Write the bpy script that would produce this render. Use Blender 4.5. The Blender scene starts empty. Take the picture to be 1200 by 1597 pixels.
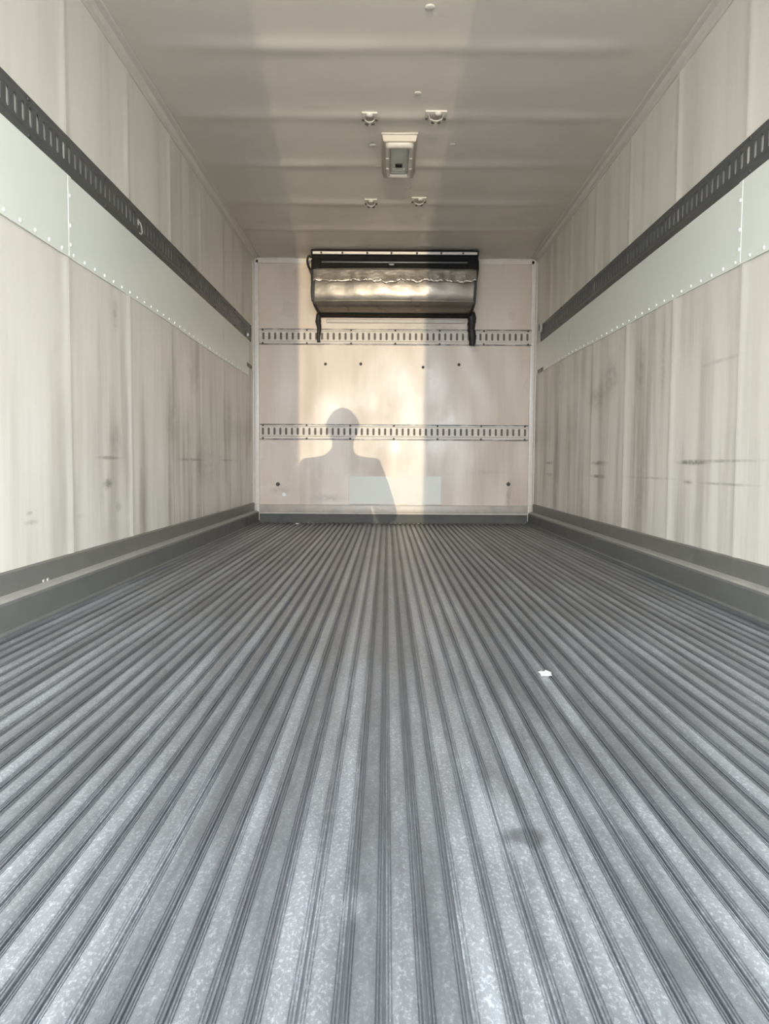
import bpy, bmesh, math, random
from mathutils import Vector, Matrix
random.seed(4)
S = bpy.context.scene
C = S.collection

# ------------------------------------------------------------------ camera
CAM_Z = 0.509
PITCH, YAW, ROLL = 0.06075, -0.00237, 0.00608
def cam_matrix():
    cp, sp, cy, sy = math.cos(PITCH), math.sin(PITCH), math.cos(YAW), math.sin(YAW)
    f = Vector((sy*cp, cy*cp, -sp)); r = Vector((cy, -sy, 0)); u = r.cross(f)
    r2 = r*math.cos(ROLL) + u*math.sin(ROLL); u2 = -r*math.sin(ROLL) + u*math.cos(ROLL)
    m = Matrix((r2, u2, -f)).transposed().to_4x4()
    m.translation = Vector((0, 0, CAM_Z))
    return m
cd = bpy.data.cameras.new('camera')
cd.sensor_fit = 'HORIZONTAL'; cd.sensor_width = 36; cd.lens = 36.0
cd.clip_start = 0.05; cd.clip_end = 200
cam = bpy.data.objects.new('camera', cd); C.objects.link(cam)
cam.matrix_world = cam_matrix()
S.camera = cam

# ------------------------------------------------------------------ sky, lights, exposure
W = bpy.data.worlds.new('World'); S.world = W; W.use_nodes = True
wn = W.node_tree; bgn = wn.nodes['Background']
bgn.inputs[0].default_value = (0.82, 0.91, 1.0, 1); bgn.inputs[1].default_value = 19.5

GLINT = Vector((0.345, -11.2, CAM_Z - 0.10))
ld = bpy.data.lights.new('sun_glint_spot', 'SPOT')  # spot standing in for sunlight reflected by an unseen car
ld.energy = 6300; ld.color = (1.0, 0.86, 0.60); ld.shadow_soft_size = 0.012
ld.spot_size = math.radians(34); ld.spot_blend = 0.1
lo = bpy.data.objects.new('sun_glint_spot', ld); C.objects.link(lo)
lo.location = GLINT
lo.rotation_euler = (Vector((0.0, 4.0, 1.2)) - GLINT).to_track_quat('-Z', 'Y').to_euler()

Y0, D, XL, XR, ZC = -0.2, 6.76, -1.163, 1.287, 2.294
pd = bpy.data.lights.new('doorway_portal', 'AREA')
pd.shape = 'RECTANGLE'; pd.size = XR-XL; pd.size_y = ZC
pd.cycles.is_portal = True
po = bpy.data.objects.new('doorway_portal', pd); C.objects.link(po)
po.location = ((XL+XR)/2, Y0, ZC/2); po.rotation_euler = (math.radians(90), 0, 0)

S.view_settings.view_transform = 'Standard'; S.view_settings.look = 'None'
S.view_settings.exposure = 0.0; S.view_settings.gamma = 1
S.view_settings.use_curve_mapping = False
S.cycles.max_bounces = 14; S.cycles.diffuse_bounces = 9; S.cycles.glossy_bounces = 6

# ------------------------------------------------------------------ helpers
def link(name, me, mat=None, parent=None):
    o = bpy.data.objects.new(name, me); C.objects.link(o)
    if mat is not None and me is not None and not me.materials: me.materials.append(mat)
    if parent is not None: o.parent = parent
    return o
def mesh(name, vs, fs, smooth=False):
    me = bpy.data.meshes.new(name); me.from_pydata([tuple(v) for v in vs], [], fs); me.update()
    bm = bmesh.new(); bm.from_mesh(me); bmesh.ops.recalc_face_normals(bm, faces=bm.faces); bm.to_mesh(me); bm.free()
    if smooth:
        for p in me.polygons: p.use_smooth = True
    return me
def finish(bm, name, smooth=None):
    me = bpy.data.meshes.new(name); bmesh.ops.recalc_face_normals(bm, faces=bm.faces); bm.to_mesh(me); bm.free()
    if smooth:
        for p in me.polygons: p.use_smooth = True
        me.set_sharp_from_angle(angle=math.radians(smooth))
    return me
def add_box(bm, x0, x1, y0, y1, z0, z1, bev=0.0, seg=2):
    r = bmesh.ops.create_cube(bm, size=1.0)
    for v in r['verts']:
        v.co = Vector(((x0+x1)/2 + v.co.x*(x1-x0), (y0+y1)/2 + v.co.y*(y1-y0), (z0+z1)/2 + v.co.z*(z1-z0)))
    if bev > 0:
        es = list({e for v in r['verts'] for e in v.link_edges})
        bmesh.ops.bevel(bm, geom=es, offset=bev, segments=seg, affect='EDGES', profile=0.5)
def box_me(name, x0, x1, y0, y1, z0, z1, bev=0.0, seg=2):
    bm = bmesh.new(); add_box(bm, x0, x1, y0, y1, z0, z1, bev, seg)
    return finish(bm, name, 35 if bev else None)
def dome_me(name, r, h, axis, seg=12, rings=3):
    """low rounded button standing on the plane through the origin, pointing along axis"""
    a = Vector(axis).normalized(); q = Vector((0, 0, 1)).rotation_difference(a)
    vs, fs = [], []
    prof = [(r, 0), (r, h*0.35)] + [(r*math.cos(t), h*0.35 + h*0.65*math.sin(t)) for t in [math.pi/2*k/rings for k in range(1, rings)]]
    for (rr, zz) in prof:
        for k in range(seg):
            t = 2*math.pi*k/seg; vs.append(q @ Vector((rr*math.cos(t), rr*math.sin(t), zz)))
    for i in range(len(prof)-1):
        for k in range(seg):
            fs.append((i*seg+k, i*seg+(k+1) % seg, (i+1)*seg+(k+1) % seg, (i+1)*seg+k))
    n = len(vs); vs.append(q @ Vector((0, 0, h)))
    for k in range(seg): fs.append(((len(prof)-1)*seg+k, (len(prof)-1)*seg+(k+1) % seg, n))
    return mesh(name, vs, fs, True)
def tube_me(name, pts, rads, seg=12, wob=0.0):
    pts = [Vector(p) for p in pts]
    # Catmull-Rom resample
    P, Rr = [], []
    for i in range(len(pts)-1):
        p0, p1, p2, p3 = pts[max(i-1, 0)], pts[i], pts[i+1], pts[min(i+2, len(pts)-1)]
        for k in range(6):
            t = k/6
            P.append(0.5*((2*p1)+(-p0+p2)*t+(2*p0-5*p1+4*p2-p3)*t*t+(-p0+3*p1-3*p2+p3)*t**3))
            Rr.append(rads[i]*(1-t)+rads[i+1]*t)
    P.append(pts[-1]); Rr.append(rads[-1])
    vs, fs = [], []
    for i, p in enumerate(P):
        d = (P[min(i+1, len(P)-1)]-P[max(i-1, 0)]).normalized()
        a = d.cross(Vector((0.3, 1, 0.1))).normalized(); b = d.cross(a)
        for k in range(seg):
            t = 2*math.pi*k/seg
            rr = Rr[i]*(1+wob*random.uniform(-1, 1))
            vs.append(p+a*math.cos(t)*rr+b*math.sin(t)*rr)
    for i in range(len(P)-1):
        for k in range(seg): fs.append((i*seg+k, i*seg+(k+1) % seg, (i+1)*seg+(k+1) % seg, (i+1)*seg+k))
    fs.append(tuple(range(seg))); fs.append(tuple(range((len(P)-1)*seg, len(P)*seg)))
    return mesh(name, vs, fs, True)
def struct(o): o['kind'] = 'structure'; return o
def tag(o, label, cat, group=None):
    o['label'] = label; o['category'] = cat
    if group: o['group'] = group
    return o
def empty(name, loc):
    o = bpy.data.objects.new(name, None); C.objects.link(o); o.location = loc; o.empty_display_size = 0.05
    return o
def child_at(o, parent, loc=(0, 0, 0)):
    o.parent = parent; o.location = loc; return o

# ------------------------------------------------------------------ materials
class NT:
    def __init__(s, name):
        s.m = bpy.data.materials.new(name); s.m.use_nodes = True
        s.t = s.m.node_tree; s.b = s.t.nodes['Principled BSDF']; s.pos = None
    def n(s, typ, **kw):
        nd = s.t.nodes.new(typ)
        for k, v in kw.items(): setattr(nd, k, v)
        return nd
    def l(s, a, b): s.t.links.new(a, b)
    def P(s):
        if s.pos is None: s.pos = s.n('ShaderNodeNewGeometry').outputs['Position']
        return s.pos
    def mapped(s, scale, src=None, loc=(0, 0, 0)):
        m = s.n('ShaderNodeMapping'); m.inputs['Scale'].default_value = scale; m.inputs['Location'].default_value = loc
        s.l(src or s.P(), m.inputs['Vector']); return m.outputs[0]
    def noise(s, scale=(1, 1, 1), sc=1.0, detail=3, rough=0.55, src=None, loc=(0, 0, 0), dist=0.0):
        n = s.n('ShaderNodeTexNoise'); s.l(s.mapped(scale, src, loc), n.inputs['Vector'])
        n.inputs['Scale'].default_value = sc; n.inputs['Detail'].default_value = detail; n.inputs['Roughness'].default_value = rough
        n.inputs['Distortion'].default_value = dist
        return n.outputs['Fac']
    def rng(s, v, a, b, c=0.0, d=1.0, smooth=True):
        m = s.n('ShaderNodeMapRange'); m.interpolation_type = 'SMOOTHSTEP' if smooth else 'LINEAR'
        s.l(v, m.inputs[0])
        for i, q in enumerate((a, b, c, d)): m.inputs[i+1].default_value = q
        return m.outputs[0]
    def math(s, op, a, b=None):
        m = s.n('ShaderNodeMath', operation=op)
        for i, q in enumerate((a, b)):
            if q is None: continue
            if isinstance(q, (int, float)): m.inputs[i].default_value = q
            else: s.l(q, m.inputs[i])
        return m.outputs[0]
    def mix(s, fac, a, b):
        m = s.n('ShaderNodeMix', data_type='RGBA')
        if isinstance(fac, (int, float)): m.inputs[0].default_value = fac
        else: s.l(fac, m.inputs[0])
        for i, q in ((6, a), (7, b)):
            if isinstance(q, tuple): m.inputs[i].default_value = (*q, 1)
            else: s.l(q, m.inputs[i])
        return m.outputs[2]
    def bump(s, h, strength, dist=0.01, normal=None):
        b = s.n('ShaderNodeBump'); b.inputs['Strength'].default_value = strength; b.inputs['Distance'].default_value = dist
        s.l(h, b.inputs['Height'])
        if normal is not None: s.l(normal, b.inputs['Normal'])
        return b.outputs[0]
    def spots(s, lst):
        """soft elliptical marks at (x,y,z) with radii; each is (centre, radii, strength)"""
        acc = None
        for (c, r, st) in lst:
            a = s.n('ShaderNodeVectorMath', operation='SUBTRACT'); s.l(s.P(), a.inputs[0]); a.inputs[1].default_value = c
            d = s.n('ShaderNodeVectorMath', operation='DIVIDE'); s.l(a.outputs[0], d.inputs[0]); d.inputs[1].default_value = r
            ln = s.n('ShaderNodeVectorMath', operation='LENGTH'); s.l(d.outputs[0], ln.inputs[0])
            v = s.rng(ln.outputs['Value'], 0.15, 1.0, st, 0.0)
            acc = v if acc is None else s.math('MAXIMUM', acc, v)
        return acc
    def set(s, col=None, rough=None, metal=None, normal=None, spec=None):
        b = s.b
        for key, q in (('Base Color', col), ('Roughness', rough), ('Metallic', metal), ('Specular IOR Level', spec)):
            if q is None: continue
            if isinstance(q, tuple): b.inputs[key].default_value = (*q, 1)
            elif isinstance(q, (int, float)): b.inputs[key].default_value = q
            else: s.l(q, b.inputs[key])
        if normal is not None: s.l(normal, b.inputs['Normal'])
        return s.m

def plain(name, col, rough=0.5, metal=0.0, var=0.12, sc=30):
    t = NT(name); n = t.noise(sc=sc, detail=4)
    dark = tuple(c*(1-var) for c in col); light = tuple(min(1, c*(1+var)) for c in col)
    return t.set(t.mix(n, dark, light), t.rng(n, 0.2, 0.8, max(0, rough-0.07), rough+0.07), metal)

BIG = 9.0
def wall_mat(name, marks, clean=(0.71, 0.655, 0.57), dirt=(0.27, 0.222, 0.172), amount=1.0, rough=0.36):
    t = NT(name)
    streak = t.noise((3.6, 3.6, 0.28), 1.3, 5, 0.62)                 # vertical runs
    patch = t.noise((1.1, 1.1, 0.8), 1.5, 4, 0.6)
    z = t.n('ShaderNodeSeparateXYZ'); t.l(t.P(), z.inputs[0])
    low = t.math('MULTIPLY', t.rng(z.outputs[2], 0.5, 1.6, 1.0, 0.4), t.rng(z.outputs[1], 2.3, 4.2, 0.35, 1.0))   # dirt grows with depth, its extra tone painting in the dimmer far end
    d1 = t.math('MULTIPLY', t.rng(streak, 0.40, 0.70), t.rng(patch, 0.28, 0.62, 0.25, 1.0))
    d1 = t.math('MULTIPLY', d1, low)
    fine = t.noise((60, 60, 60), 1.0, 3, 0.7)
    cloth = t.noise((3, 3, 160), 1.0, 2, 0.5)                     # fine horizontal weave of the glass fibre
    d2 = t.math('MULTIPLY', t.rng(fine, 0.55, 0.8), 0.15)
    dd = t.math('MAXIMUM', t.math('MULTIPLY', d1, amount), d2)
    if marks:
        mk = t.math('MULTIPLY', t.spots(marks), t.rng(t.noise((14, 14, 26), 1.0, 4, 0.7), 0.3, 0.62, 0.25, 1.0))
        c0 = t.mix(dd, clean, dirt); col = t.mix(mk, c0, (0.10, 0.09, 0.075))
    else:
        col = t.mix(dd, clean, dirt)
    nb = t.bump(cloth, 0.12, 0.002)
    nb = t.bump(t.noise((1.6, 1.6, 0.8), 2.2, 2, 0.5), 0.5, 0.012, nb)
    return t.set(col, t.rng(patch, 0.3, 0.7, rough-0.08, rough+0.1), 0.0, nb, 0.5)

def Lm(y, z, ry, rz, s): return ((XL, y, z), (BIG, ry, rz), s)
def Rm(y, z, ry, rz, s): return ((XR, y, z), (BIG, ry, rz), s)
left_marks = [Lm(3.21, .423, .07, .035, .8), Lm(3.23, .533, .20, .012, .55), Lm(4.61, .535, .45, .014, .75), Lm(5.6, .538, .5, .012, .4),
              Lm(2.51, .315, .07, .012, .5), Lm(2.5, .345, .03, .01, .5), Lm(2.92, .31, .05, .012, .3), Lm(3.33, .323, .05, .03, .4),
              Lm(3.33, 1.15, .05, .10, .35), Lm(3.3, .62, .10, .10, .3), Lm(4.2, .75, .22, .28, .22), Lm(4.65, 1.05, .2, .18, .3), Lm(5.7, .8, .10, .30, .3), Lm(5.0, .5, .6, .3, .2)]
right_marks = [Rm(3.25, .529, .22, .016, .95), Rm(3.0, .533, .5, .010, .45), Rm(4.67, .530, .22, .020, .85), Rm(4.69, .449, .22, .016, .8),
               Rm(6.1, .535, .22, .018, .6), Rm(6.1, .444, .16, .02, .55), Rm(3.29, .444, .07, .012, .7), Rm(2.93, .445, .35, .008, .5), Rm(3.8, .455, .5, .008, .4),
               Rm(4.45, 1.02, .20, .16, .4), Rm(3.95, 1.0, .1, .2, .38), Rm(3.62, 1.0, .05, .3, .25), Rm(4.75, .93, .3, .1, .35), Rm(3.9, .4, .14, .3, .25), Rm(5.8, 1.2, .3, .3, .28),
               Rm(3.0, .92, .25, .012, .3)]
def Bm(x, z, rx, rz, s): return ((x, D, z), (rx, BIG, rz), s)
back_marks = [Bm(1.07, .24, .03, .15, .35), Bm(1.08, .32, .03, .1, .2), Bm(-.93, .28, .12, .05, .3), Bm(-.5, .22, .2, .05, .35), Bm(.75, 1.58, .07, .12, .55), Bm(-.59, 1.6, .06, .12, .5),
              Bm(.3, 1.71, .5, .05, .3), Bm(-.3, 1.74, .35, .02, .3), Bm(.85, .45, .3, .03, .15)]
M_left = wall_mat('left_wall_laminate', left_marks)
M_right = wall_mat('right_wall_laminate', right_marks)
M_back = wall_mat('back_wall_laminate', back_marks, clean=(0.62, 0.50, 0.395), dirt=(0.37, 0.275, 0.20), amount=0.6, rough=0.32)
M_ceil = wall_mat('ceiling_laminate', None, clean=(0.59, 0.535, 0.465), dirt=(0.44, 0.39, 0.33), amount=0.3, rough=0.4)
def band_mat():
    t = NT('smooth_lining_band'); n = t.noise((1.5, 1.5, 1), 1.5, 3)
    nb = t.bump(t.noise((1.2, 1.2, 1.0), 1.6, 1), 0.35, 0.012)
    return t.set(t.mix(n, (0.70, 0.70, 0.61), (0.76, 0.76, 0.67)), 0.3, 0, nb, 0.5)
M_band = band_mat()
M_trim = plain('white_trim', (0.58, 0.53, 0.46), 0.45)
M_corner = plain('corner_angle_white', (0.68, 0.60, 0.52), 0.35)
M_rivet = plain('white_rivet', (0.80, 0.81, 0.75), 0.3)
M_track = plain('dark_steel_track', (0.105, 0.105, 0.10), 0.42, 0.35, 0.18, 20)
def backtrack_mat():
    t = NT('painted_back_track')
    tc = t.n('ShaderNodeTexCoord'); so = t.n('ShaderNodeSeparateXYZ'); t.l(tc.outputs['Object'], so.inputs[0])
    edge = t.rng(t.math('ABSOLUTE', t.math('SUBTRACT', so.outputs[2], 0.0688)), 0.050, 0.066, 0.0, 1.0)   # grime settles along the flanges
    n = t.noise((9, 9, 30), 1.0, 4, 0.7)
    d = t.math('MULTIPLY', t.math('ADD', t.math('MULTIPLY', edge, 0.9), 0.18), t.rng(n, 0.3, 0.62, 0.35, 1.0))
    return t.set(t.mix(d, (0.64, 0.555, 0.465), (0.09, 0.07, 0.055)), 0.4)
M_backtrack = backtrack_mat()
M_cavity = plain('slot_shade', (0.15, 0.12, 0.095), 0.8, 0, .4, 25)  # dark tone paints the shade inside the open slots
M_grime = plain('grimy_dark_screw', (0.06, 0.05, 0.04), 0.6)
M_alu_dark = plain('weathered_kick_plate', (0.20, 0.19, 0.17), 0.5, 0.35, 0.22, 12)
M_curb = plain('curb_aluminium', (0.16, 0.157, 0.145), 0.5, 0.35, 0.22, 14)
M_step_clip = plain('lit_step_and_clip_metal', (0.36, 0.34, 0.30), 0.5, 0.3, .2, 10)  # lighter tone paints the light falling on top of the step
M_bulk = plain('grimy_bulkhead_plate', (0.085, 0.08, 0.07), 0.7, 0.0, .6, 4)
M_black = plain('black_plastic', (0.010, 0.009, 0.008), 0.75)
M_black.node_tree.nodes['Principled BSDF'].inputs['Specular IOR Level'].default_value = 0.2
M_blackrub = plain('black_rubber_hose', (0.018, 0.014, 0.011), 0.6, 0, 0.3)
M_alu = plain('bright_aluminium_strip', (0.50, 0.45, 0.40), 0.4, 0.7)
M_tan = plain('tan_lamp_housing', (0.40, 0.335, 0.265), 0.45)
M_lens = plain('grey_lens', (0.33, 0.335, 0.30), 0.35)
M_lampwhite = plain('off_white_lamp_plastic', (0.46, 0.415, 0.36), 0.4)
M_bracket = plain('pale_bracket', (0.52, 0.48, 0.42), 0.45)
M_hole = plain('dark_bolt', (0.05, 0.045, 0.04), 0.5)
M_paper = plain('white_paper', (0.85, 0.85, 0.83), 0.7)
M_patch = plain('clean_white_patch', (0.70, 0.66, 0.58), 0.5, 0, 0.03, 4)
M_ledge = plain('pale_sill_metal', (0.44, 0.385, 0.325), 0.5, 0.2, 0.35, 9)
def sheet_mat():
    t = NT('dull_polished_sheet'); n = t.noise((5, 5, 9), 1.5, 4)
    nb = t.bump(t.noise((4, 4, 5), 1.0, 3), 0.35, 0.02)
    return t.set(t.mix(n, (0.15, 0.125, 0.10), (0.25, 0.21, 0.165)), t.rng(n, 0.3, 0.7, 0.27, 0.40), 0.65, nb)
M_sheet = sheet_mat()
def floor_mat():
    t = NT('worn_floor_aluminium')
    oi = t.n('ShaderNodeObjectInfo')
    tc = t.n('ShaderNodeTexCoord')
    worn = t.noise((22, 2.0, 22), 1.0, 6, 0.68)                     # long scuffs
    patch = t.noise((1.5, 0.8, 1), 1.3, 4, 0.6)
    mott = t.noise((70, 26, 70), 1.0, 4, 0.7)
    speck = t.noise((260, 150, 260), 1.0, 3, 0.7)
    so = t.n('ShaderNodeSeparateXYZ'); t.l(tc.outputs['Object'], so.inputs[0])
    wob = t.math('ADD', t.math('ABSOLUTE', so.outputs[0]), t.math('MULTIPLY', t.math('SUBTRACT', mott, 0.5), 0.012))
    crown = t.rng(wob, 0.005, 0.0165, 1.0, 0.0)                       # treads are rubbed bright, their edges keep dirt
    a = t.math('ADD', t.math('MULTIPLY', worn, 0.62), t.math('MULTIPLY', oi.outputs['Random'], 0.26))
    a = t.math('ADD', a, t.math('MULTIPLY', patch, 0.42))
    a = t.math('ADD', a, t.math('MULTIPLY', mott, 0.40))
    a = t.math('ADD', a, t.math('MULTIPLY', crown, 0.17))
    def F(x, y, rx, ry, st): return ((x, y, 0), (rx, ry, 9), st)
    a = t.math('ADD', a, t.math('MULTIPLY', t.spots([F(.163, 1.09, .045, .17, .9), F(-.035, .86, .02, .05, .8), F(-1.06, 2.9, .05, .9, .9), F(-.09, 3.0, .012, 2.2, .45), F(-.28, .95, .018, .5, .5), F(-.08, .9, .016, .5, .45)]), 0.4))
    a = t.math('SUBTRACT', a, t.math('MULTIPLY', t.spots([F(.19, 1.03, .05, .035, 1.0), F(.3, .75, .02, .05, .6)]), 0.5))
    col = t.mix(t.rng(a, 0.68, 1.42), (0.19, 0.197, 0.207), (0.42, 0.435, 0.455))
    sp = t.math('MULTIPLY', t.rng(speck, 0.48, 0.70), t.rng(a, 0.75, 1.35, 0.10, 0.85))
    col = t.mix(sp, col, (0.72, 0.74, 0.77))
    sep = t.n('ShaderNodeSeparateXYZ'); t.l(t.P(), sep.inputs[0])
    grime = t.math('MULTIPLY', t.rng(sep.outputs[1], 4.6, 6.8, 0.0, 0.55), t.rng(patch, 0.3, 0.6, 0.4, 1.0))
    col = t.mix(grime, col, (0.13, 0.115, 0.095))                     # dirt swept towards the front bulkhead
    nb = t.bump(speck, 0.35, 0.002)
    return t.set(col, t.rng(worn, 0.3, 0.7, 0.34, 0.50), 0.8, nb)
M_floor = floor_mat()
M_gap = plain('dull_floor_base', (0.28, 0.287, 0.30), 0.5, 0.75, 0.2, 15)

# ------------------------------------------------------------------ floor
floor = struct(link('floor', box_me('floor', XL-.1, XR+.1, Y0-.02, D+.1, -.09, -.0065), M_gap))
PITCHX = 0.0403
def rib_mesh():
    w = PITCHX
    # cross-section of one extruded rib: flat tread, a thin bead along both edges, undercut sides
    pr = [(-.0186, -.0080), (-.0184, -.0016), (-.0178, -.0010), (-.0166, -.0010), (-.0161, -.0026), (-.0152, -.0026), (-.0146, -.0008), (-.0134, -.0006), (-.0130, -.0020), (-.0122, -.0020), (-.0116, -.0002),
          (-.008, 0.0006), (-.004, 0.0012), (0.0, 0.0014)]
    pr = pr + [(-x, z) for x, z in reversed(pr[:-1])]
    n = len(pr); ys = [Y0, D-.03]
    vs = [(x, y, z) for y in ys for x, z in pr]
    fs = [(i, i+1, n+i+1, n+i) for i in range(n-1)] + [tuple(range(n)), tuple(range(n, 2*n))]
    return mesh('floor_rib', vs, fs)
rib = rib_mesh(); rib.materials.append(M_floor)
nr = int((XR-XL-.08)/PITCHX)+1
x0 = (-.307) - PITCHX*20.5 - 0.0005
k = 0
xr_ = [0.0005+PITCHX*(i+0.5) for i in range(-40, 40)]
for x in xr_:
    if XL+.052 < x < XR-.052:
        o = link('floor_rib', rib, None, floor); o.location = (x, 0, random.uniform(-.0006, .0006))

# ------------------------------------------------------------------ walls and ceiling with bays of panels
T = 0.08
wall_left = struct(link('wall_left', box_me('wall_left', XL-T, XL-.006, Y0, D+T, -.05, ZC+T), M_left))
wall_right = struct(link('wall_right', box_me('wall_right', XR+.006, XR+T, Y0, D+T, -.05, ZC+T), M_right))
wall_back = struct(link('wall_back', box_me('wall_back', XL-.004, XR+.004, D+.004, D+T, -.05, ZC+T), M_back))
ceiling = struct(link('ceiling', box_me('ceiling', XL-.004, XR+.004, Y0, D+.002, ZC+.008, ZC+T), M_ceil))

def bay_cols(a, b, s0, s1, h, sig):
    """offsets across a bay: a rounded swelling next to each seam, dropping into the joint"""
    us = [0, .002, .006, .014, .024, .036, .05, .07, .1, .16]
    col = [a+u for u in us] + [a+(b-a)*k/8 for k in range(3, 6)] + [b-u for u in reversed(us)]
    out = []
    for y in col:
        w = 0.0
        for s, side in ((s0, 0), (s1, 1)):
            d = abs(y-s); w += h*math.exp(-(d/sig)**2)
        out.append((y, w))
    return out
SEAM_W = [Y0, 0.19, 0.84, 1.50, 2.17, 2.832, 3.505, 4.178, 4.85, 5.50, 6.16, D]
for side, root, xw, sg, m in (('left', wall_left, XL, 1, M_left), ('right', wall_right, XR, -1, M_right)):
    for i in range(len(SEAM_W)-1):
        a, b = SEAM_W[i], SEAM_W[i+1]
        prof = bay_cols(a+.0004, b-.0004, a, b, .0045, .030)
        vs, fs = [], []
        zs = [.10, ZC-.002]
        for z in zs:
            for y, w in prof: vs.append((xw+sg*w, y, z))
        n = len(prof)
        for q in range(n-1): fs.append((q, q+1, n+q+1, n+q))
        # turned-back edges give the sheet its thickness
        k0 = len(vs)
        vs += [(xw-sg*.006, prof[0][0], zs[0]), (xw-sg*.006, prof[0][0], zs[1]), (xw-sg*.006, prof[-1][0], zs[0]), (xw-sg*.006, prof[-1][0], zs[1])]
        fs += [(0, n, k0+1, k0), (n-1, 2*n-1, k0+3, k0+2)]
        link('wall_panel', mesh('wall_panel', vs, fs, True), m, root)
SEAM_C = [Y0, 0.17, 0.82, 1.46, 2.11, 2.755, 3.398, 4.055, 4.685, 5.355, 5.94, D]
for i in range(len(SEAM_C)-1):
    a, b = SEAM_C[i], SEAM_C[i+1]
    prof = bay_cols(a+.0001, b-.0001, a, b, .0145, .062)
    nx = 18; xs = [XL+(XR-XL)*q/nx for q in range(nx+1)]
    vs, fs = [], []
    for y, w in prof:
        t = (y-a)/(b-a)
        for x in xs:
            e = (x-XL)/(XR-XL)
            wave = .004*math.sin(math.pi*t)*math.sin(2.3*x*3+i*1.7)*(0.5+0.5*math.sin(5*x+i)) + .003*math.sin(math.pi*t)
            fade = min(1, 6*e, 6*(1-e))
            vs.append((x, y, ZC - w*(.55+.45*math.sin(3.1*x+2*(i if t < .5 else i+1))**2)*fade - wave*fade))
    n = nx+1
    for r in range(len(prof)-1):
        for q in range(nx): fs.append((r*n+q, r*n+q+1, (r+1)*n+q+1, (r+1)*n+q))
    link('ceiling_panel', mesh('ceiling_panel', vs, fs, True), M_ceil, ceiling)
# back wall lining: one sheet, gently wavy
def back_sheet():
    nx, nz = 60, 50; vs, fs = [], []
    for j in range(nz+1):
        z = .15+(ZC-.152)*j/nz
        for i in range(nx+1):
            x = XL+(XR-XL)*i/nx
            w = .0055*math.sin(8.4*x+1.3*math.sin(3*z))*(.6+.4*math.sin(2.6*z+.8)) + .0022*math.sin(17*x+2*math.sin(4.1*z+x)) + .0075
            e = min(1, 14*min(i/nx, 1-i/nx)); vs.append((x, D - .002 - max(0, w)*e*.8, z))
    n = nx+1
    for j in range(nz):
        for i in range(nx): fs.append((j*n+i, j*n+i+1, (j+1)*n+i+1, (j+1)*n+i))
    return mesh('lining_sheet', vs, fs, True)
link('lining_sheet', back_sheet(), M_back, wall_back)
link('patch_panel', box_me('patch_panel', -.328, .48, D-.0165, D-.004, .166, .413, .0015, 1), M_patch, wall_back)['label'] = 'pale clean repair patch'
for (x, z, dk) in ((-.537, 1.383, 1), (-.23, 1.385, 1), (.311, 1.36, 1), (.623, 1.384, 1), (-.953, .337, 1), (1.069, .35, 1)):
    o = link('plug', dome_me('plug', .017 if z < .5 else .013, .008, (0, -1, 0)), M_grime, wall_back); o.location = (x, D-.011, z)
link('plug', dome_me('plug', .02, .007, (0, -1, 0)), M_rivet, wall_back).location = (-.90, D-.011, .245)

# screw caps on the ceiling
cap = dome_me('screw_cap', .020, .007, (0, 0, -1)); cap.materials.append(M_bracket)
for (x, y) in ((.158, 3.107), (.139, 3.803), (-.087, 4.404), (.355, 4.39), (-.062, 4.70), (.124, 5.065)):
    o = link('screw_cap', cap, None, ceiling); o.location = (x, y, ZC-.004)

# riveted smooth band on both side walls, two sheets each, lapped at a vertical seam
def band(side):
    xw, sg, root = (XL, 1, wall_left) if side == 'left' else (XR, -1, wall_right)
    seam = 2.84 if side == 'left' else 2.85
    def zb(y):
        if side == 'left': return 1.258 + .004*math.sin(2.1*y) - .012*max(0, (y-4)/2.5)
        return 1.235 + .055*min(1, max(0, (y-2.3)/3.0)) + .004*math.sin(2.3*y)
    ztop = 1.546 if side == 'left' else 1.543
    for (a, b, off) in ((Y0, seam+.02, .0085), (seam-.02, D-.02 if side == 'right' else D-.25, .0055)):
        n = 30; vs, fs = [], []
        for i in range(n+1):
            y = a+(b-a)*i/n; z = zb(y)
            bow = .0025*math.sin(4.4*y)
            vs += [(xw+sg*.0005, y, z-.001), (xw+sg*(off-.001), y, z-.002), (xw+sg*off, y, z+.003), (xw+sg*(off+bow), y, (z+ztop)/2), (xw+sg*off, y, ztop)]
        for i in range(n):
            for q in range(4): fs.append((i*5+q, i*5+q+1, i*5+6+q, i*5+5+q))
        fs += [(0, 1, 2, 3, 4), tuple(n*5+q for q in range(5))]
        o = link('lining_band', mesh('lining_band', vs, fs, True), M_band, root)
        for p in o.data.polygons: p.use_smooth = True
        o.data.set_sharp_from_angle(angle=math.radians(40))
        y = a+.06
        while y < b-.03:
            rv = link('rivet', RIV[side], None, o); rv.location = (xw+sg*off, y, zb(y)+.014); y += .104
        if a == Y0:
            lp = link('lap_strip', box_me('lap_strip', min(xw+sg*(off-.004), xw+sg*(off+.0011)), max(xw+sg*(off-.004), xw+sg*(off+.0011)), seam-.008, seam+.020, zb(seam)+.002, ztop, .0009, 1), M_band, root)
            for z in (1.30, 1.37, 1.475):
                rv = link('rivet', RIV[side], None, o); rv.location = (xw+sg*(off+.0010), seam+.006, z)
RIV = {'left': dome_me('rivet', .0068, .0042, (1, 0, 0), 10), 'right': dome_me('rivet', .0068, .0042, (-1, 0, 0), 10)}
for q in RIV.values(): q.materials.append(M_rivet)
band('left'); band('right')

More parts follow.
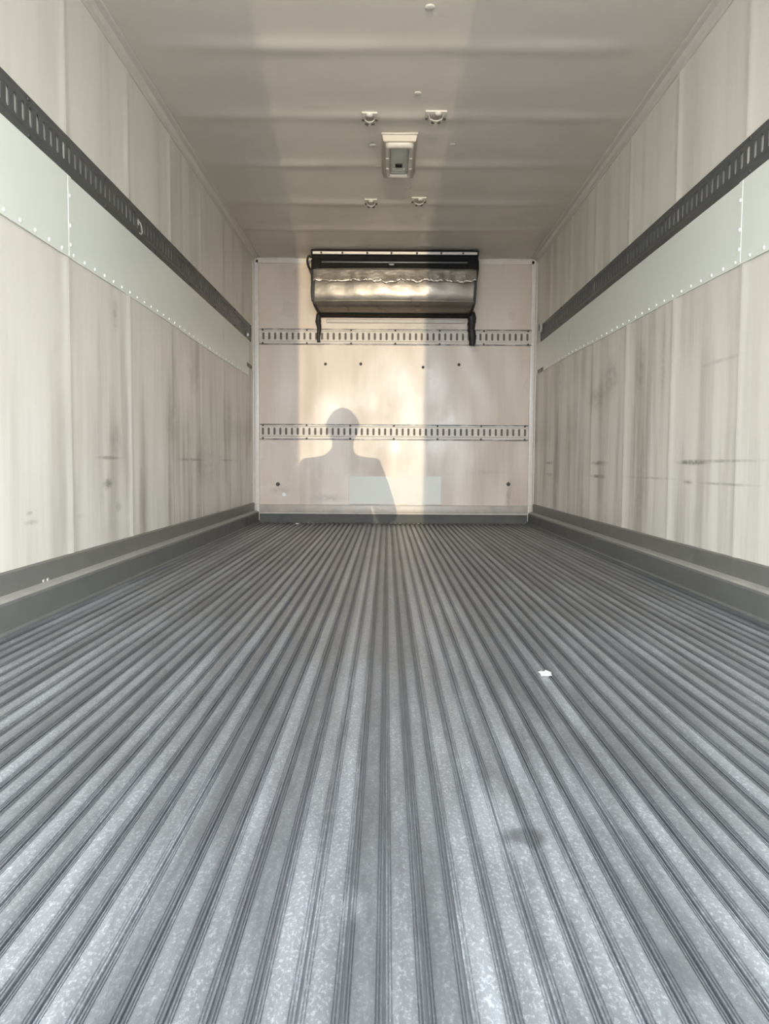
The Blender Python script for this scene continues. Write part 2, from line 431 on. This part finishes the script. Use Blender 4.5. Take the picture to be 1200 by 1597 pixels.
# trims: ceiling coves, corner angles, back wall top strip
def ext_y(name, prof, y0, y1, mat, closed=True):
    n = len(prof); vs = [(x, y, z) for y in (y0, y1) for x, z in prof]
    fs = [(i, (i+1) % n, n+(i+1) % n, n+i) for i in range(n)] + [tuple(range(n)), tuple(range(n, 2*n))]
    return link(name, mesh(name, vs, fs), mat)
for nm, xw, s in (('trim_1', XL, 1), ('trim_2', XR, -1)):
    pr = [(0, 0), (0, -.045), (.006, -.045), (.008, -.040), (.010, -.022), (.026, -.010), (.050, -.0085), (.054, -.006), (.054, 0)]
    struct(ext_y(nm, [(xw+s*x, ZC+z) for x, z in pr], Y0, D-.017, M_trim))
for nm, xw, s, z0 in (('trim_3', XL, 1, .03), ('trim_4', XR, -1, .03)):
    bm = bmesh.new()
    add_box(bm, min(xw, xw+s*.048), max(xw, xw+s*.048), D-.016, D+.002, z0, ZC-.02, .004, 2)
    add_box(bm, min(xw, xw+s*.010), max(xw, xw+s*.010), D-.05, D+.002, z0, ZC-.02, .003, 2)
    struct(link(nm, finish(bm, nm, 35), M_corner))
    # lower sleeve of the corner angle
    sl = link('corner_sleeve', box_me('corner_sleeve', min(xw+s*.002, xw+s*.05), max(xw+s*.002, xw+s*.05), D-.022, D-.003, .02, .165, .004, 2), M_ledge)
    sl.parent = bpy.data.objects[nm]
struct(link('trim_5', box_me('trim_5', XL+.02, XR-.02, D-.016, D+.002, ZC-.052, ZC-.004, .004, 2), M_corner))

# kick plates
for side, xw, s in (('left', XL, 1), ('right', XR, -1)):
    pr = [(-.002, .085), (.009, .085), (.009, .172), (.006, .178), (-.002, .178)]
    b = struct(ext_y('baseboard_'+side, [(xw+s*x, z) for x, z in pr], Y0, D-.005, M_alu_dark))
    pr = [(-.002, -.01), (-.002, .104), (.009, .106), (.030, .100), (.040, .095), (.043, .088), (.043, .012), (.047, .004), (.047, -.012)]
    c = ext_y('curb', [(xw+s*x, z) for x, z in pr], Y0, D-.005, M_curb); c.parent = b; c['label'] = 'lower stepped curb'
    lg = ext_y('ledge_strip', [(xw+s*x, z) for x, z in ((.0095, .1065), (.0095, .1085), (.031, .1025), (.0395, .0975), (.0395, .0955), (.030, .1005))], Y0, D-.005, M_step_clip); lg.parent = b; lg['label'] = 'top of the step, lighter tone painting in the light from above'
    if side == 'left':
        for y in (2.571, 2.603):
            r = link('bolt_head', dome_me('bolt_head', .008, .004, (1, 0, 0)), M_alu, b); r.location = (xw+.009, y, .112)
bb = struct(link('baseboard_back', box_me('baseboard_back', XL+.045, XR-.045, D-.012, D+.002, .0, .09, .003, 1), M_bulk))
led = link('sill_strip', box_me('sill_strip', XL+.045, XR-.045, D-.024, D-.002, .088, .16, .006, 2), M_ledge, bb); led['label'] = 'pale metal strip above the dark plate'
link('sill_lip', box_me('sill_lip', XL+.05, XR-.05, D-.034, D-.010, .078, .092, .003, 1), M_ledge, bb)

# ------------------------------------------------------------------ slotted cargo tracks
def track_mesh(L, step=.0508, depth=.0045, base=.001, sl=(.042, .103), height=.1375, sw=.0165):
    """local: u = length (x), v = height (z), w = out of the wall (-y)"""
    vs, fs = [], []
    def V(u, v, w): vs.append((u, -w, v)); return len(vs)-1
    z0, z1, z2, z3 = 0.0, .026, .034, height-.026
    z4, z5 = height-.018, height
    f0 = base+.003; f1 = base+depth
    lines = [(z0, 0), (z0, f0), (z1, f0), (z2, f1), None, (z3, f1), (z4, f0), (z5, f0), (z5, 0)]
    for seq in (lines[:4], lines[5:]):
        for (va, wa), (vb, wb) in zip(seq, seq[1:]):
            a = V(0, va, wa); b = V(L, va, wa); c = V(L, vb, wb); d = V(0, vb, wb); fs.append((a, b, c, d))
    s0, s1 = sl
    a = V(0, z2, f1); b = V(L, z2, f1); c = V(L, s0, f1); d = V(0, s0, f1); fs.append((a, b, c, d))
    a = V(0, s1, f1); b = V(L, s1, f1); c = V(L, z3, f1); d = V(0, z3, f1); fs.append((a, b, c, d))
    n = int(L/step); m0 = (L-(n-1)*step)/2
    prev = 0.0; ch = sw*.3
    for i in range(n):
        u0 = m0+i*step-sw/2; u1 = u0+sw
        fs.append((V(prev, s0, f1), V(u0, s0, f1), V(u0, s1, f1), V(prev, s1, f1))); prev = u1
        for (uu, vv, du, dv) in ((u0, s0, ch, ch), (u1, s0, -ch, ch), (u0, s1, ch, -ch), (u1, s1, -ch, -ch)):
            fs.append((V(uu, vv, f1), V(uu+du, vv, f1), V(uu, vv+dv, f1)))
        ring = [(u0+ch, s0), (u1-ch, s0), (u1, s0+ch), (u1, s1-ch), (u1-ch, s1), (u0+ch, s1), (u0, s1-ch), (u0, s0+ch)]
        for q in range(8):
            p, r = ring[q], ring[(q+1) % 8]
            fs.append((V(p[0], p[1], f1), V(r[0], r[1], f1), V(r[0], r[1], f1-.0022), V(p[0], p[1], f1-.0022)))
    fs.append((V(prev, s0, f1), V(L, s0, f1), V(L, s1, f1), V(prev, s1, f1)))
    for uu in (0, L):                       # closed ends
        fs.append(tuple(V(uu, v, w) for v, w in ((z0, 0), (z0, f0), (z1, f0), (z2, f1), (z3, f1), (z4, f0), (z5, f0), (z5, 0))))
    me = bpy.data.meshes.new('cargo_track'); me.from_pydata(vs, [], fs); me.update()
    bm = bmesh.new(); bm.from_mesh(me); bmesh.ops.remove_doubles(bm, verts=bm.verts, dist=1e-5)
    bmesh.ops.recalc_face_normals(bm, faces=bm.faces); bm.to_mesh(me); bm.free()
    return me
SCR = dome_me('screw', .008, .005, (0, -1, 0), 10); SCR.materials.append(M_hole)
SCRB = dome_me('screw', .009, .005, (0, -1, 0), 10); SCRB.materials.append(M_grime)
def track(loc, rotz, L, mat, label, back):
    o = link('cargo_track', track_mesh(L, base=.0035 if not back else .011, depth=.005 if not back else .0075, sw=.021 if not back else .019), mat)
    o.location = loc; o.rotation_euler = (0, 0, rotz)
    tag(o, label, 'rail', 'slotted cargo tracks')
    if back:
        q = link('slot_backing', box_me('slot_backing', .004, L-.004, -.0125, -.011, .034, .111), M_cavity, o); q['label'] = 'dark backing with the shade of the slots put into its colour'
    n = int(L/(.305 if back else .61)); m0 = (L-(n-1)*(L-.08)/(n-1))/2
    for i in range(n):
        u = .03+(L-.06)*i/(n-1)
        for v in (.012, .1255):
            s = link('screw', SCRB if back else SCR, None, o); s.location = (u, -(.0065 if not back else .0138), v)
    return o
tl = track((XL+.0, Y0+.02, 1.5475), math.pi/2, 6.40-Y0-.02+.2, M_track, 'dark steel slotted track along the left side wall', False)
tr = track((XR-.0, D-.25, 1.5445), -math.pi/2, D-.25-Y0-.02, M_track, 'dark steel slotted track along the right side wall', False)
track((XL+.052, D-.004, 1.5475), 0, 2.36, M_backtrack, 'upper slotted track across the back wall, under the cooling unit', True)
track((XL+.052, D-.004, .7265), 0, 2.345, M_backtrack, 'lower slotted track across the back wall, at half height', True)

# fittings left in the side tracks
def disc_fitting():
    r = empty('track_fitting', (XR-.015, 6.429, 1.14+CAM_Z))
    tag(r, 'small round pale fitting at the far end of the right dark track', 'fitting')
    vs, fs = [], []; seg = 18
    prof = [(.030, 0), (.032, .006), (.030, .014), (.024, .018), (.014, .018), (.010, .013), (0.0, .013)]
    for rr, hh in prof:
        for k in range(seg):
            t = 2*math.pi*k/seg; vs.append((-hh, rr*math.cos(t), rr*1.25*math.sin(t)))
    for i in range(len(prof)-1):
        for k in range(seg): fs.append((i*seg+k, i*seg+(k+1) % seg, (i+1)*seg+(k+1) % seg, (i+1)*seg+k))
    link('disc', mesh('disc', vs, fs, True), M_lampwhite, r)
    link('latch', box_me('latch', -.024, -.012, -.006, .006, -.028, .028, .002, 2), M_hole, r)
disc_fitting()
def strap_clip():
    r = empty('strap_clip', (XL+.012, 3.625, 1.585))
    tag(r, 'small bent metal clip hanging from the left dark track', 'clip')
    link('wire_hook', tube_me('wire_hook', [(.0, -.012, .035), (.008, -.008, .03), (.012, 0, .012), (.011, .008, -.008), (.007, .003, -.017), (.004, -.008, -.013)], [.0032]*6, 8), M_step_clip, r)
    link('clip_plate', box_me('clip_plate', -.002, .004, -.018, -.004, .02, .045, .001, 1), M_step_clip, r)
strap_clip()
def end_bolt():
    r = empty('end_bolt', (XL+.012, 6.373, 1.06+CAM_Z))
    tag(r, 'bright bolt and washer at the far end of the left dark track', 'bolt')
    w = dome_me('washer', .024, .005, (1, 0, 0)); link('washer', w, M_alu, r)
    h = dome_me('bolt_head', .013, .014, (1, 0, 0), 6); o = link('bolt_head', h, M_rivet, r); o.location = (.004, 0, 0)
end_bolt()
def slot_hook(xw, s, y, z, label):
    r = empty('wall_bracket', (xw+s*.001, y, z)); tag(r, label, 'bracket')
    link('bracket_plate', box_me('bracket_plate', min(0, s*.008), max(0, s*.008), -.12, .10, -.016, .016, .003, 1), M_alu_dark, r)
    for yy in (-.08, .06):
        o = link('screw', dome_me('screw', .008, .005, (s, 0, 0)), M_hole, r); o.location = (s*.008, yy, 0)
slot_hook(XL, 1, 6.52, .826+CAM_Z, 'small dark bracket on the left wall near the back corner')
slot_hook(XR, -1, 6.50, .800+CAM_Z, 'small dark bracket on the right wall near the back corner')

# ------------------------------------------------------------------ cooling unit
def evaporator():
    r = empty('cooling_unit', (.056, D-.01, 1.785)); ox, oy, oz = r.location
    tag(r, 'dented metal cooling unit with black top frame, high on the back wall', 'cooling unit')
    def put(name, me, mat):
        o = link(name, me, mat, r); o.location = (-ox, -oy, -oz); return o
    # sheet casing: profile (y, z, xleft, xright)
    pr = [(6.470, 2.128, -.622, .738), (6.462, 2.09, -.618, .734), (6.456, 2.05, -.612, .728), (6.452, 2.02, -.608, .722), (6.452, 1.98, -.609, .721), (6.457, 1.93, -.612, .719), (6.466, 1.868, -.615, .716),
          (6.470, 1.864, -.615, .716), (6.478, 1.84, -.606, .712), (6.500, 1.818, -.594, .706), (6.54, 1.802, -.583, .702), (6.60, 1.792, -.577, .70), (6.74, 1.787, -.572, .698)]
    nx = 64; vs, fs = [], []
    for j, (y, z, a, b) in enumerate(pr):
        for i in range(nx+1):
            t = i/nx; x = a+(b-a)*t
            bow = -.026*math.sin(math.pi*t)
            dent = .0035*math.sin(21*x+3*z)*math.sin(9*x+2)*math.sin(math.pi*min(1, j/6)) if j < 8 else 0
            vs.append((x, y+bow+dent, z))
    n = nx+1
    for j in range(len(pr)-1):
        for i in range(nx): fs.append((j*n+i, j*n+i+1, (j+1)*n+i+1, (j+1)*n+i))
    put('casing', mesh('casing', vs, fs, True), M_sheet)
    # peeling film: overlapping upper sheet with a torn lower edge
    random.seed(11); vs, fs = [], []
    nx = 150; rows = 6
    edge = []
    for i in range(nx+1):
        t = i/nx
        e = .006*math.sin(37*t)*math.sin(11*t+1)+.006*math.sin(83*t+2*math.sin(13*t))+random.uniform(-.008, .008)
        if .40 < t < .52: e -= .016*math.sin((t-.40)/.12*math.pi)
        edge.append(e)
    for j in range(rows+1):
        s = j/rows
        for i in range(nx+1):
            t = i/nx; x = -.618+(.734+.618)*t
            z = 2.126+(2.018+edge[i]-2.126)*s
            y = 6.458-.010*s-.026*math.sin(math.pi*t) - (.010*s**3)*(.5+.5*math.sin(60*t+2*math.sin(23*t))) + random.uniform(-.0015, .0015)*s
            vs.append((x, y, z))
    n = nx+1
    for j in range(rows):
        for i in range(nx): fs.append((j*n+i, j*n+i+1, (j+1)*n+i+1, (j+1)*n+i))
    o = put('torn_film', mesh('torn_film', vs, fs, True), M_film); o['label'] = 'peeling film with a torn lower edge'
    sd = o.modifiers.new('thickness', 'SOLIDIFY'); sd.thickness = .0012
    # seam strip between the upright face and the belly
    vs, fs = [], []
    for i in range(33):
        t = i/32; x = -.612+1.326*t; yy = 6.465-.026*math.sin(math.pi*t)
        vs += [(x, yy+.004, 1.860), (x, yy-.004, 1.861), (x, yy-.004, 1.867), (x, yy+.004, 1.869)]
    for i in range(32):
        for q in range(4): fs.append((i*4+q, i*4+(q+1) % 4, i*4+4+(q+1) % 4, i*4+4+q))
    put('seam_strip', mesh('seam_strip', vs, fs), M_sheet)
    # black side cheeks following the casing outline
    for s, name in ((-1, 'side_plate'), (1, 'side_plate')):
        out, inn = [], []
        for (y, z, a, b) in pr:
            x = a if s < 0 else b
            out.append((x+s*.014, y-.006, z)); inn.append((x-s*.008, y-.006, z))
        vs = out+inn; m = len(pr); fs = [(i, i+1, m+i+1, m+i) for i in range(m-1)]
        b0 = len(vs); vs += [(v[0], D-.006, v[2]) for v in out]
        fs += [(i, i+1, b0+i+1, b0+i) for i in range(m-1)]
        put(name, mesh(name, vs, fs), M_blackrub)
    # top frame: black box, aluminium flange with screws, grey grille bar
    bm = bmesh.new()
    add_box(bm, -.636, .750, 6.462, D-.012, 2.236, 2.282, .003, 1)
    add_box(bm, -.630, .748, 6.476, 6.52, 2.125, 2.24, .002, 1)
    put('top_frame', finish(bm, 'top_frame', 35), M_black)
    put('flange_strip', box_me('flange_strip', -.622, .738, 6.456, 6.464, 2.243, 2.266, .002, 1), M_alu)
    for x in (-.55, -.375, -.17, .03, .24, .44, .62):
        o = link('screw', dome_me('screw', .009, .006, (0, -1, 0), 10), M_hole, r); o.location = (x-ox, 6.456-oy, 2.254-oz)
    put('grille_bar', box_me('grille_bar', -.55, .70, 6.466, 6.476, 2.176, 2.190, .004, 2), M_track)
    put('grille_bar', box_me('grille_bar', -.625, .745, 6.464, 6.476, 2.200, 2.214, .003, 2), M_black)
    put('grille_bar', box_me('grille_bar', -.625, .745, 6.464, 6.476, 2.134, 2.150, .003, 2), M_black)
    bm = bmesh.new(); add_box(bm, .005, .055, 6.448, 6.468, 2.152, 2.176, .004, 2)
    put('catch', finish(bm, 'catch', 35), M_track)
    for (a, b) in ((-.634, -.56), (.66, .752)):
        put('corner_block', box_me('corner_block', a, b, 6.455, 6.50, 2.118, 2.20, .005, 2), M_black)
    # black strip drawing the shadow line under the belly, mounting strip beneath
    put('belly_shadow_strip', box_me('belly_shadow_strip', -.585, .712, 6.60, D-.012, 1.780, 1.789, .003, 1), M_black)
    put('mounting_strip', box_me('mounting_strip', -.53, .675, D-.022, D-.008, 1.735, 1.768, .004, 1), M_ledge)
    # drain hoses and a loose cable
    put('drain_hose', tube_me('drain_hose', [(-.590, 6.68, 1.80), (-.596, 6.70, 1.74), (-.590, 6.722, 1.68), (-.596, 6.726, 1.62), (-.594, 6.727, 1.565)], [.022, .024, .019, .017, .013], 12, .12), M_blackrub)['label'] = 'thin left drain hose'
    put('drain_hose', tube_me('drain_hose', [(.712, 6.67, 1.82), (.724, 6.69, 1.75), (.722, 6.712, 1.68), (.735, 6.716, 1.62), (.732, 6.718, 1.545)], [.034, .036, .030, .033, .024], 12, .15), M_blackrub)['label'] = 'thick right drain hose'
    put('cable', tube_me('cable', [(-.634, 6.50, 2.225), (-.655, 6.49, 2.235), (-.668, 6.49, 2.20), (-.658, 6.485, 2.15), (-.634, 6.470, 2.105), (-.628, 6.466, 2.03), (-.630, 6.47, 1.93), (-.626, 6.48, 1.865)], [.007, .009, .010, .010, .009, .008, .008, .007], 10, .1), M_blackrub)
def film_mat():
    t = NT('dull_film'); n = t.noise((9, 9, 12), 1.4, 4)
    nb = t.bump(t.noise((10, 10, 16), 1.0, 3), 0.5, 0.015)
    return t.set(t.mix(n, (0.20, 0.175, 0.145), (0.42, 0.36, 0.30)), t.rng(n, 0.3, 0.7, 0.28, 0.45), 0.6, nb)
M_film = film_mat()
evaporator()

# ------------------------------------------------------------------ ceiling lamp
def ceiling_lamp():
    x0, x1, y0, y1 = -.034, .153, 4.245, 4.800
    cx, cy = (x0+x1)/2, (y0+y1)/2
    r = empty('ceiling_lamp', (cx, cy, ZC-.003)); tag(r, 'rectangular pale lamp with grey lens on the ceiling', 'lamp')
    hx, hy = (x1-x0)/2, (y1-y0)/2
    # backing plate and raised body with sloping ends
    link('base_plate', box_me('base_plate', -hx-.006, hx+.006, -hy-.01, hy+.01, -.012, 0, .003, 2), M_lampwhite, r)
    vs = []
    for (z, dx, dy) in ((-.010, 0, 0), (-.040, .006, .010), (-.044, .012, .018)):
        vs += [(-hx+dx, -hy+dy, z), (hx-dx, -hy+dy, z), (hx-dx, hy-dy, z), (-hx+dx, hy-dy, z)]
    fs = [(i, (i+1) % 4, 4+(i+1) % 4, 4+i) for i in range(4)]+[(4+i, 4+(i+1) % 4, 8+(i+1) % 4, 8+i) for i in range(4)]+[(8, 9, 10, 11)]
    link('housing', mesh('housing', vs, fs), M_tan, r)
    # rounded bezel ring
    def ring(hx_, hy_, rad, n=6):
        p = []
        for cx_, cy_, a0 in ((hx_-rad, hy_-rad, 0), (-hx_+rad, hy_-rad, 90), (-hx_+rad, -hy_+rad, 180), (hx_-rad, -hy_+rad, 270)):
            for k in range(n+1):
                t = math.radians(a0+90*k/n); p.append((cx_+rad*math.cos(t), cy_+rad*math.sin(t)))
        return p
    oy = -.022
    layers = [(ring(.077, .235, .025), -.043), (ring(.075, .232, .024), -.062), (ring(.067, .220, .02), -.067), (ring(.053, .196, .015), -.062), (ring(.052, .194, .015), -.050)]
    vs, fs = [], []; n = len(layers[0][0])
    for p, z in layers: vs += [(x, y+oy, z) for x, y in p]
    for j in range(len(layers)-1):
        for i in range(n): fs.append((j*n+i, j*n+(i+1) % n, (j+1)*n+(i+1) % n, (j+1)*n+i))
    link('bezel', mesh('bezel', vs, fs, True), M_lampwhite, r)
    # lens: shallow dome
    vs, fs = [], []; lay = [(1.0, -.052), (.9, -.056), (.6, -.059), (.25, -.060)]
    p0 = ring(.052, .194, .015)
    for f, z in lay: vs += [(x*f, y*f+oy, z) for x, y in p0]
    for j in range(len(lay)-1):
        for i in range(n): fs.append((j*n+i, j*n+(i+1) % n, (j+1)*n+(i+1) % n, (j+1)*n+i))
    fs.append(tuple((len(lay)-1)*n+i for i in range(n)))
    link('lens', mesh('lens', vs, fs, True), M_lens, r)
    link('switch', box_me('switch', -.020, .020, -.005, .035, -.068, -.057, .003, 2), M_black, r)
    for yy in (.070, .095, .120): link('lens_rib', box_me('lens_rib', -.038, .038, yy, yy+.008, -.063, -.055, .002, 1), M_lens, r)
    for sx in (-1, 1):
        for yy in (-.09, .06): link('bezel_clip', box_me('bezel_clip', sx*.066-.008, sx*.066+.008, yy-.012, yy+.012, -.070, -.060, .002, 1), M_lampwhite, r)
ceiling_lamp()

def ceiling_bracket(x, y, w, label, k):
    r = empty('ceiling_bracket', (x, y, ZC-.004)); tag(r, label, 'bracket', 'brackets around the ceiling lamp')
    link('bracket_plate', box_me('bracket_plate', -w/2, w/2, -.055, .055, -.010, 0, .003, 2), M_bracket, r)
    # saddle bent over the pipe that is gone, with two dark bolts and a pale knob
    prof = [(-.7, 0), (-.55, -.022), (-.2, -.030), (.2, -.030), (.55, -.022), (.7, 0)]
    vs = [(u*w/2, yy, z-.009) for yy in (-.028, .028) for u, z in prof] + [(u*w/2, yy, z-.013) for yy in (-.028, .028) for u, z in prof]
    n = len(prof); fs = []
    for q in range(n-1):
        fs += [(q, q+1, n+q+1, n+q), (2*n+q, 2*n+q+1, 3*n+q+1, 3*n+q), (q, q+1, 2*n+q+1, 2*n+q), (n+q, n+q+1, 3*n+q+1, 3*n+q)]
    link('saddle', mesh('saddle', vs, fs), M_bracket, r)
    kb = link('knob', dome_me('knob', .018, .014, (0, 0, -1)), M_bracket, r); kb.location = (.01*k, -.042, -.010)
    for sx in (-1, 1):
        b = link('bolt_head', dome_me('bolt_head', .011, .008, (0, 0, -1), 6), M_hole, r); b.location = (sx*.015, -.004, -.038)
        b = link('bolt_head', dome_me('bolt_head', .008, .010, (0, 0, -1), 6), M_hole, r); b.location = (sx*w*.42, .02, -.008)
ceiling_bracket(-.097, 4.05, .080, 'small ceiling bracket left of the lamp on the camera side', 0)
ceiling_bracket(.239, 4.03, .110, 'wide ceiling bracket right of the lamp on the camera side', 1)
ceiling_bracket(-.116, 5.32, .085, 'small ceiling bracket beyond the lamp, on its left', 0)
ceiling_bracket(.205, 5.28, .100, 'small ceiling bracket beyond the lamp, on its right', 1)

# ------------------------------------------------------------------ litter on the floor
def scrap(name, x, y, size, label, cat, seed):
    random.seed(seed); n = 7; vs, fs = [], []
    for j in range(n):
        for i in range(n):
            u, v = i/(n-1)-.5, j/(n-1)-.5
            rad = 1-.25*random.random()
            vs.append((u*size*rad, v*size*1.3*rad, .002+size*.28*random.random()*(1.1-2*max(abs(u), abs(v)))))
    for j in range(n-1):
        for i in range(n-1): fs.append((j*n+i, j*n+i+1, (j+1)*n+i+1, (j+1)*n+i))
    o = link(name, mesh(name, vs, fs), M_paper); o.location = (x, y, .001); tag(o, label, cat)
    s = o.modifiers.new('thickness', 'SOLIDIFY'); s.thickness = .0015; s.offset = 1
    return o
scrap('paper_scrap', .391, 1.85, .030, 'crumpled white scrap lying right of centre on the ribbed floor', 'litter', 3)
scrap('paper_scrap', -.762, 6.55, .034, 'tiny pale scrap on the floor near the back wall, far left', 'litter', 5)

# ------------------------------------------------------------------ outside, behind the camera
GZ = -0.924
ground = struct(link('ground', box_me('ground', -30, 30, -40, Y0-.3, GZ-.2, GZ), plain('asphalt', (0.22, 0.215, 0.20), 0.85, 0, .2, 8)))

def light_blocker(x0, x1, label):  # unseen pair, added to cut the sides of the light patch
    o = struct(link('light_blocker', box_me('light_blocker', x0, x1, -5.35, -5.0, GZ-.05, 1.55, .012, 2), M_conc))
    c = link('blocker_cap', box_me('blocker_cap', x0-.03, x1+.03, -5.38, -4.97, 1.55, 1.62, .015, 2), M_conc, o)
M_conc = plain('blocker_concrete', (0.42, 0.41, 0.39), 0.85, 0, .12, 9)
light_blocker(-.52, -.0385, '')
light_blocker(.338, .90, '')

# the photographer, standing on the ground behind the camera
def skin(name, verts, edges, rads, mat, parent, root=0, lv=2):
    me = bpy.data.meshes.new(name); me.from_pydata(verts, edges, []); me.update()
    o = link(name, me, mat, parent)
    sk = o.modifiers.new('skin', 'SKIN'); sk.use_smooth_shade = True
    lay = me.skin_vertices[0].data if me.skin_vertices else None
    if lay is None:
        bm = bmesh.new(); bm.from_mesh(me); bm.verts.layers.skin.verify(); bm.to_mesh(me); bm.free(); lay = me.skin_vertices[0].data
    for i, r in enumerate(rads): lay[i].radius = r if isinstance(r, tuple) else (r, r); lay[i].use_root = (i == root)
    sub = o.modifiers.new('subsurf', 'SUBSURF'); sub.levels = lv; sub.render_levels = lv
    return o
M_skin = plain('skin', (0.52, 0.34, 0.25), 0.5, 0, .06)
M_hair = plain('dark_hair', (0.03, 0.022, 0.016), 0.6)
M_shirt = plain('grey_shirt', (0.12, 0.13, 0.15), 0.85)
M_jeans = plain('blue_trousers', (0.05, 0.07, 0.12), 0.85)
def person():
    px, py = -.105, -.40
    r = empty('person', (px, py, GZ))
    tag(r, 'person in dark shirt holding a phone, casting the shadow on the back wall', 'person')
    V, E, R = [], [], []
    def add(p, rad, par=None):
        V.append((p[0], p[1], p[2]+1.0)); R.append(rad)
        if par is not None: E.append((par, len(V)-1))
        return len(V)-1
    pel = add((0, 0, -.10), (.135, .10)); wa = add((0, .005, .07), (.12, .09), pel); ch = add((0, .01, .25), (.14, .10), wa); nb = add((0, .0, .395), (.085, .07), ch)
    nk = add((.005, .01, .47), .052, nb); jaw = add((.01, .03, .535), (.058, .066), nk); hd = add((.01, .018, .62), (.073, .088), jaw); tp = add((.01, .01, .70), (.05, .06), hd)
    nose = add((.01, .125, .595), .012, hd)
    for s_ in (-1, 1):
        add((.01+s_*.085, .015, .60), .014, hd)
        sh = add((s_*.155, .0, .375), .062, nb)
        el = add((s_*.235+(.02 if s_ > 0 else -.01), .06, .10), .045, sh)
        hx = (.155 if s_ > 0 else .005)
        wr = add((hx, .27, .285), .030, el)
        pm = add((hx-s_*.012, .315, .320), (.034, .020), wr)
        for q, (dz, ln) in enumerate(((.055, .030), (.035, .034), (.015, .032), (-.004, .026))):
            k0 = add((hx-s_*.006, .345, .325+dz), .0095, pm)
            k1 = add((hx-s_*(.006+ln*.5), .392, .327+dz), .009, k0); add((hx-s_*(.010+ln*1.2), .398, .328+dz), .008, k1)
        t0 = add((hx-s_*.02, .318, .355), .011, pm); add((hx-s_*.045, .345, .380), .009, t0)
        hp = add((s_*.09, 0, -.16), .088, pel); kn = add((s_*.11, .02, -.53), .058, hp); an = add((s_*.12, -.01, -.92), .040, kn); add((s_*.135, .12, -.965), .032, an)
    body = skin('body', V, E, R, M_skin, r)
    V, E, R = [], [], []
    pel = add((.03, 0, -.25), (.24, .20)); wa = add((.01, .0, .05), (.20, .19), pel); ch = add((0, .0, .25), (.17, .16), wa); nb = add((0, .0, .385), (.098, .085), ch); add((0, .005, .43), .066, nb)
    for s_ in (-1, 1):
        sh = add((s_*.16, .0, .370), .078, nb); el = add((s_*.235+(.02 if s_ > 0 else -.01), .06, .10), .060, sh)
        hx = (.155 if s_ > 0 else .005); add((hx, .25, .275), .042, el)
    skin('shirt', V, E, R, M_shirt, r)
    V, E, R = [], [], []
    pel = add((0, 0, -.10), (.145, .11))
    for s_ in (-1, 1):
        hp = add((s_*.09, 0, -.18), .105, pel); kn = add((s_*.11, .02, -.53), .075, hp); add((s_*.12, -.01, -.93), .062, kn)
    skin('trousers', V, E, R, M_jeans, r)
    V, E, R = [], [], []
    a = add((.01, .0, .66), (.088, .098)); b = add((.01, -.03, .60), (.086, .075), a); add((.01, -.045, .53), (.06, .04), b)
    skin('hair', V, E, R, M_hair, r)
    for s_ in (-1, 1):
        e = link('eye', dome_me('eye', .012, .008, (0, 1, 0), 10), M_trim, r); e.location = (.01+s_*.030, .098, .622+1.0)
        link('shoe', box_me('shoe', s_*.13-.05, s_*.13+.05, -.08, .20, 0, .085, .03, 3), M_black, r)
    return r
person()
ph = empty('phone', (-.040, -.030, CAM_Z-.062)); tag(ph, 'black phone held up by the person behind the camera', 'phone')
link('phone_body', box_me('phone_body', -.036, .036, -.004, .004, -.072, .072, .003, 2), M_black, ph)
link('screen', box_me('screen', -.033, .033, -.0052, -.0040, -.069, .069, .0004, 1), M_lens, ph)
